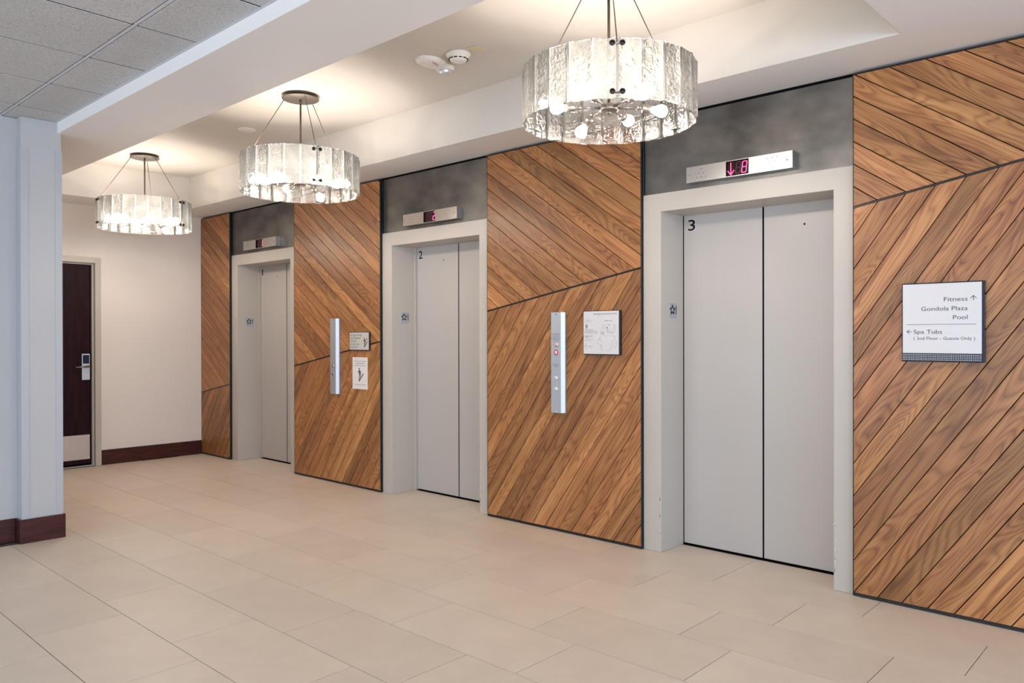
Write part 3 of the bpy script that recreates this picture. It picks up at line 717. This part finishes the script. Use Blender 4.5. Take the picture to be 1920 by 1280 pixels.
rd = MB(); rd.cyl((gx(127), yy, gz(1072)), (gx(127), yy-0.0006, gz(1072)), 0.0026, n=8); rd.build('plan_symbol', M['pink'], r)
text('exit', r, gx(165), gz(1022), 0.004, yy, M['inkpale'], width=0.012); text('fire extinguisher', r, gx(262), gz(1022), 0.004, yy, M['inkpale'], width=0.02)
text('alarm', r, gx(155), gz(1078), 0.004, yy, M['inkpale'], width=0.014); text('hose', r, gx(240), gz(1078), 0.004, yy, M['inkpale'], width=0.018)
# wayfinding sign
r = thing('wayfinding_sign', 'square white sign reading Fitness, Gondola Plaza, Pool and Spa Tubs', 'sign', (-1.014, -0.024, 1.41))
MB().box(-1.192, -0.836, -0.050, -0.0245, 1.221, 1.603).build('backplate', M['signback'], r, bevel=0.0015)
MB().box(-1.187, -0.846, -0.0525, -0.0501, 1.2625, 1.598).build('face', M['signwhite'], r, bevel=0.0006)
yy = -0.0526
text('Fitness', r, -0.904, 1.5115, 0.0200, yy, M['inkgrey'], width=0.100, align='RIGHT')
text('Gondola Plaza', r, -0.904, 1.4675, 0.0200, yy, M['inkgrey'], width=0.199, align='RIGHT')
text('Pool', r, -0.904, 1.4250, 0.0200, yy, M['inkgrey'], width=0.061, align='RIGHT')
text('Spa Tubs', r, -1.137, 1.3570, 0.0195, yy, M['inkgrey'], width=0.125)
text('( 2nd Floor - Guests Only )', r, -1.137, 1.3275, 0.0145, yy, M['inkgrey'], width=0.264)
MB().stroke([(-1.168, 1.4015), (-0.869, 1.4015)], yy, 0.0018).build('divider', M['inkgrey'], r)
ar = MB(); ar.stroke([(-0.880, 1.513), (-0.880, 1.533)], yy, 0.0026); ar.stroke([(-0.892, 1.523), (-0.880, 1.5345), (-0.868, 1.523)], yy, 0.0026); ar.build('up_arrow', M['inkgrey'], r)
ar = MB(); ar.stroke([(-1.147, 1.3665), (-1.166, 1.3665)], yy, 0.0026); ar.stroke([(-1.157, 1.3755), (-1.167, 1.3665), (-1.157, 1.3575)], yy, 0.0026); ar.build('left_arrow', M['inkgrey'], r)
db = MB()
for i in range(45):
    for j in range(4):
        x = -1.1855+i*0.00762; z = 1.2305+j*0.0082
        db.prism([(x-0.0018, z-0.0020), (x+0.0018, z-0.0020), (x+0.0018, z+0.0020), (x-0.0018, z+0.0020)], -0.0499, -0.0506)
o = db.build('dot_border', M['signwhite'], r)

# ------------------------------------------------------------------ side wall: door, switch plate
d = structroot('door_1', (WX, -1.65, 0))
fr_ = MB(); fo = 0.058
fr_.box(WX-0.19, WX+0.018, HY1, HY1+fo, 0.001, HZ+fo).box(WX-0.19, WX+0.018, HY0-fo, HY0, 0.001, HZ+fo).box(WX-0.19, WX+0.018, HY0, HY1, HZ, HZ+fo)
fr_.build('door_frame', M['frame'], d, bevel=0.002)
st_ = MB(); st_.box(WX-0.10, WX-0.022, HY1-0.018, HY1, 0.001, HZ).box(WX-0.10, WX-0.022, HY0, HY0+0.018, 0.001, HZ).box(WX-0.10, WX-0.022, HY0+0.018, HY1-0.018, HZ-0.016, HZ)
st_.build('door_stop', M['frame'], d, bevel=0.002)
LX = WX-0.040
lf = MB().box(LX-0.045, LX, HY0+0.021, HY1-0.034, 0.030, HZ-0.020).build('door_leaf', M['hdoor'], d, bevel=0.001)
MB().box(LX-0.046, LX-0.02, HY0, HY1-0.0181, 0.001, HZ-0.0165).build('door_rebate', M['gapblack'], d)
kp = MB().box(LX, LX+0.002, HY0+0.05, HY1-0.038, 0.075, 0.330).build('kick_plate', M['kick'], lf)
for yk in (HY1-0.055, HY1-0.30, HY1-0.55):
    for zk in (0.090, 0.316): MB().lathe((LX+0.002, yk, zk), (1, 0, 0), [(0.006, -0.001), (0.005, 0.001), (0, 0.0015)], 10).build('screw', M['white'], lf)
MB().box(LX, LX+0.022, -1.285, -1.2075, 0.900, 1.172).build('lock_plate', M['brushed_soft'], lf, bevel=0.005, seg=2)
MB().box(LX+0.0222, LX+0.026, -1.277, -1.2155, 1.070, 1.160).build('card_reader', M['darkglass'], lf, bevel=0.002)
lv = MB().cyl((LX+0.02, -1.232, 1.040), (LX+0.062, -1.232, 1.040), 0.012).cyl((LX+0.058, -1.228, 1.040), (LX+0.055, -1.350, 1.036), 0.010, 0.008)
lv.sphere((LX+0.055, -1.350, 1.036), 0.008, 10)
lv.build('lever_handle', M['nickel'], lf)
MB().box(WX-0.12, WX-0.01, HY0, HY1, 0.0005, 0.010).build('threshold', M['guard'], d, bevel=0.003)
sw = thing('switch_plate', 'blank white switch plate on the side wall right of the dark door', 'switch plate', (WX, -0.272, 1.50))
MB().box(WX+0.0003, WX+0.0055, -0.308, -0.238, 1.446, 1.558).build('plate', M['wall'], sw, bevel=0.002)
for zk in (1.472, 1.532): MB().lathe((WX+0.0055, -0.273, zk), (1, 0, 0), [(0.0032, -0.0005), (0, 0.0006)], 10).build('screw', M['white'], sw)

# ------------------------------------------------------------------ ceiling devices in the tray
s1 = thing('smoke_detector', 'round white smoke detector with dark vent slots on the tray ceiling', 'smoke detector', (-3.415, -0.955, ZT))
MB().lathe((-3.415, -0.955, ZT-0.0005), (0, 0, -1), [(0.0, 0), (0.075, 0), (0.075, 0.010), (0.070, 0.018), (0.060, 0.026)], 36).build('base', M['white'], s1)
MB().lathe((-3.415, -0.955, ZT), (0, 0, -1), [(0.060, 0.024), (0.062, 0.026), (0.061, 0.031), (0.048, 0.045), (0.044, 0.049), (0.02, 0.051), (0, 0.051)], 36).build('sensor_head', M['white'], s1)
for i in range(12):
    a_ = 2*PI*i/12
    p_ = Vector((-3.415+0.0565*math.cos(a_), -0.955+0.0565*math.sin(a_), ZT-0.0375))
    tdir = Vector((-math.sin(a_), math.cos(a_), 0))
    MB().cyl(p_-tdir*0.0105, p_+tdir*0.0105, 0.0034, n=6).build('vent_slot', M['ink'], s1)
s2 = thing('fire_strobe', 'oval white ceiling fire alarm with clear strobe lens and red FIRE lettering', 'fire alarm', (-3.62, -0.97, ZT))
sb = MB(); N_ = 32; prof = [(1.0, 0.0005), (1.0, 0.010), (0.93, 0.020), (0.70, 0.030), (0.0, 0.032)]
vs = []; fs = []
ax_, ay_ = 0.078, 0.118
cxs, cys = -3.625, -0.980
for (k_, h_) in prof: vs += [(cxs+ax_*k_*math.cos(2*PI*i/N_), cys+ay_*k_*math.sin(2*PI*i/N_), ZT-h_) for i in range(N_)]
for j in range(len(prof)-1):
    for i in range(N_): fs.append((j*N_+i, j*N_+(i+1) % N_, (j+1)*N_+(i+1) % N_, (j+1)*N_+i))
sb.add(vs, fs, True); sb.build('body', M['white'], s2)
MB().box(-3.655, -3.545, -0.925, -0.865, ZT-0.048, ZT-0.018).build('strobe_housing', M['white'], s2, bevel=0.006, seg=2)
MB().lathe((-3.600, -0.895, ZT-0.047), (0, 0, -1), [(0.040, 0), (0.040, 0.010), (0.030, 0.022), (0.012, 0.028), (0, 0.028)], 10).build('strobe_lens', M['lens'], s2)
def tray_text(u, v):   # lettering on the sloped underside, running along y
    return (-3.600-(v-0)*0.9, -1.000+u, ZT-0.0335)
text('FIRE', s2, 0.0, 0.0, 0.024, 0, M['red'], width=0.056, name='fire_lettering', basis=lambda a, b: (-3.588-0.2*a+1.1*b, -1.008+0.97*a-0.87*b, ZT-0.0328))
pl_ = MB().box(-0.036, 0.036, -0.050, 0.050, -0.004, -0.0003).build('ceiling_plate', M['cream'], bevel=0.0012)
pl_.location = (-3.283, -0.930, ZT); pl_.rotation_euler = (0, 0, 0.12); tag(pl_, 'cream blank cover plate beside the smoke detector', 'cover plate')
sp_ = MB().lathe((0, 0, -0.0004), (0, 0, -1), [(0, 0), (0.072, 0), (0.072, 0.003), (0.066, 0.006), (0.0, 0.007)], 36).build('sprinkler_cover', M['white'])
sp_.location = (-5.94, -0.955, ZT); tag(sp_, 'flat round white sprinkler cover on the tray ceiling between two chandeliers', 'sprinkler cover')

# ------------------------------------------------------------------ chandeliers
RS, ZB_, ZTOP = 0.408, 2.357, 2.612
def glass_panel_mesh():
    mb = MB(); nf = 8; g0 = math.radians(0.7); A = 2*PI/3; sub = 5; nz = 5
    angs = []; rads = []
    for k in range(nf):
        for s in range(sub):
            u = s/sub
            th = (k+u)*A/nf
            half = A/nf/2; d_ = abs((k+u)*A/nf - (k+0.5)*A/nf)
            rr = RS*math.cos(half)/math.cos((u-0.5)*A/nf)            # flat facet
            if s == 0: rr += 0.0035
            angs.append(th); rads.append(rr)
    angs.append(A); rads.append(RS+0.0035)
    angs[0] += g0; angs[-1] -= g0
    rnd = random.Random(3); wob = [rnd.uniform(-0.0022, 0.0022) for _ in angs]
    T_ = 0.008; n = len(angs); vs = []
    for j in range(nz):
        z = ZB_ + (ZTOP-ZB_)*j/(nz-1)
        for side in (0, 1):
            for i in range(n):
                dz = wob[i] if j in (0, nz-1) else 0
                r_ = rads[i] - side*T_
                vs.append((r_*math.cos(angs[i]), r_*math.sin(angs[i]), z+dz-ZT))
    fs = []; idx = lambda j, s, i: (j*2+s)*n+i
    for j in range(nz-1):
        for i in range(n-1):
            fs.append((idx(j,0,i), idx(j,0,i+1), idx(j+1,0,i+1), idx(j+1,0,i)))
            fs.append((idx(j,1,i+1), idx(j,1,i), idx(j+1,1,i), idx(j+1,1,i+1)))
        fs.append((idx(j,0,0), idx(j+1,0,0), idx(j+1,1,0), idx(j,1,0)))
        fs.append((idx(j,0,n-1), idx(j,1,n-1), idx(j+1,1,n-1), idx(j+1,0,n-1)))
    for i in range(n-1):
        fs.append((idx(0,0,i), idx(0,1,i), idx(0,1,i+1), idx(0,0,i+1)))
        fs.append((idx(nz-1,0,i), idx(nz-1,0,i+1), idx(nz-1,1,i+1), idx(nz-1,1,i)))
    mb.add(vs, fs, False); return mb

def pol(r, a, z): return (r*math.cos(a), r*math.sin(a), z-ZT)
LAB = ['chandelier in front of elevator 3, largest of the three glass drums', 'chandelier hanging before elevator 2, glass drum between the other two', 'chandelier closest to the white side wall, smallest of the three glass drums']
root = thing('chandelier', LAB[0], 'chandelier', (0, 0, 0), 'three glass drum chandeliers in the ceiling tray'); ROOT.pop(root.name)
MB().lathe((0, 0, -0.0005), (0, 0, -1), [(0, 0), (0.120, 0), (0.120, 0.008), (0.10, 0.010), (0.10, 0.022)], 40).build('canopy', M['bronze'], root)
MB().lathe((0, 0, -0.022), (0, 0, -1), [(0, 0), (0.128, 0), (0.128, 0.005), (0.126, 0.006), (0, 0.006)], 40).build('canopy_plate', M['nickel'], root)
MB().cyl((0, 0, -0.028), (0, 0, -0.056), 0.009).cyl((0, 0, -0.040), (0, 0, 2.445-ZT), 0.0068).build('stem', M['bronze'], root)
gp = None
for s in range(3):
    a = s*2*PI/3
    if gp is None: gp = glass_panel_mesh().build('glass_panel', M['glass'], root)
    else:
        c = gp.copy(); COL.objects.link(c); c.rotation_euler = (0, 0, a)
    MB().cyl(pol(0.112, a, ZT-0.020), pol(RS-0.012, a, ZTOP-0.014), 0.0026, n=8).build('hanging_rod', M['bronze'], root)
    for z in (ZTOP-0.024, ZB_+0.026):
        cl = MB()
        cl.tube([pol(RS-0.016, a-0.06, z), pol(RS-0.016, a+0.06, z)], 0.0045, 8)
        for da in (-0.052, 0.052):
            cl.cyl(pol(RS-0.022, a+da, z), pol(RS+0.002, a+da, z), 0.0045, n=12)
        k_ = cl.build('clip', M['nickel'], root)
        for da in (-0.052, 0.052):
            MB().lathe(pol(RS+0.001, a+da, z), (math.cos(a+da), math.sin(a+da), 0), [(0.0, 0), (0.0125, 0), (0.0125, 0.005), (0.010, 0.007), (0, 0.007)], 16).build('bolt_cap', M['darkbolt'], k_)
hub = MB().lathe((0, 0, 2.448-ZT), (0, 0, -1), [(0, 0), (0.030, 0), (0.034, 0.006), (0.034, 0.012), (0.045, 0.016), (0.045, 0.030), (0.038, 0.033), (0, 0.033)], 28)
hub.cyl((0, 0, 2.416-ZT), (0, 0, 2.404-ZT), 0.011, n=8)
hub = hub.build('lamp_cluster', M['nickel'], root)
for k in range(6):
    a = k*PI/3
    am = MB(); am.tube([pol(0.04, a, 2.432), pol(0.135, a, 2.432)], 0.0062, 8); am.sphere(pol(0.138, a, 2.432), 0.0125, 12)
    tl_ = math.radians((8, 0, 34, 0, -5, 0)[k])
    d_ = Vector((math.cos(a)*math.cos(tl_), math.sin(a)*math.cos(tl_), -math.sin(tl_)))
    p0 = Vector(pol(0.138, a, 2.432))
    am.cyl(p0, p0+d_*0.024, 0.006, n=8)
    am.build('arm', M['nickel'], hub)
    MB().lathe(p0+d_*0.020, d_, [(0.0, 0), (0.016, 0), (0.0195, 0.004), (0.0195, 0.044), (0.0165, 0.046), (0.0, 0.046)], 20).build('socket', M['nickel'], hub)
    R_ = 0.029
    pr = [(0.0135, 0.0), (0.0150, 0.010), (0.0205, 0.022)] + [(R_*math.sin(t), 0.046-R_*math.cos(t)) for t in [x*PI/12 for x in range(4, 13)]]
    MB().lathe(p0+d_*0.066, d_, pr, 20).build('bulb', M['bulb'], hub)
def place_chandelier(o, x, rot, arm, label):
    o.location = (x, -1.15, ZT); o.rotation_euler = (0, 0, math.radians(rot)); o['label'] = label
    for ch in o.children:
        if ch.name.startswith('lamp_cluster'): ch.rotation_euler = (0, 0, math.radians(arm-rot))
cop = [root, copy_tree(root), copy_tree(root)]
place_chandelier(cop[0], -2.170, -49.4, 42.6, LAB[0])
place_chandelier(cop[1], -4.830, -17.4, -9.0, LAB[1])
place_chandelier(cop[2], -7.490, 27.0, -15.0, LAB[2])
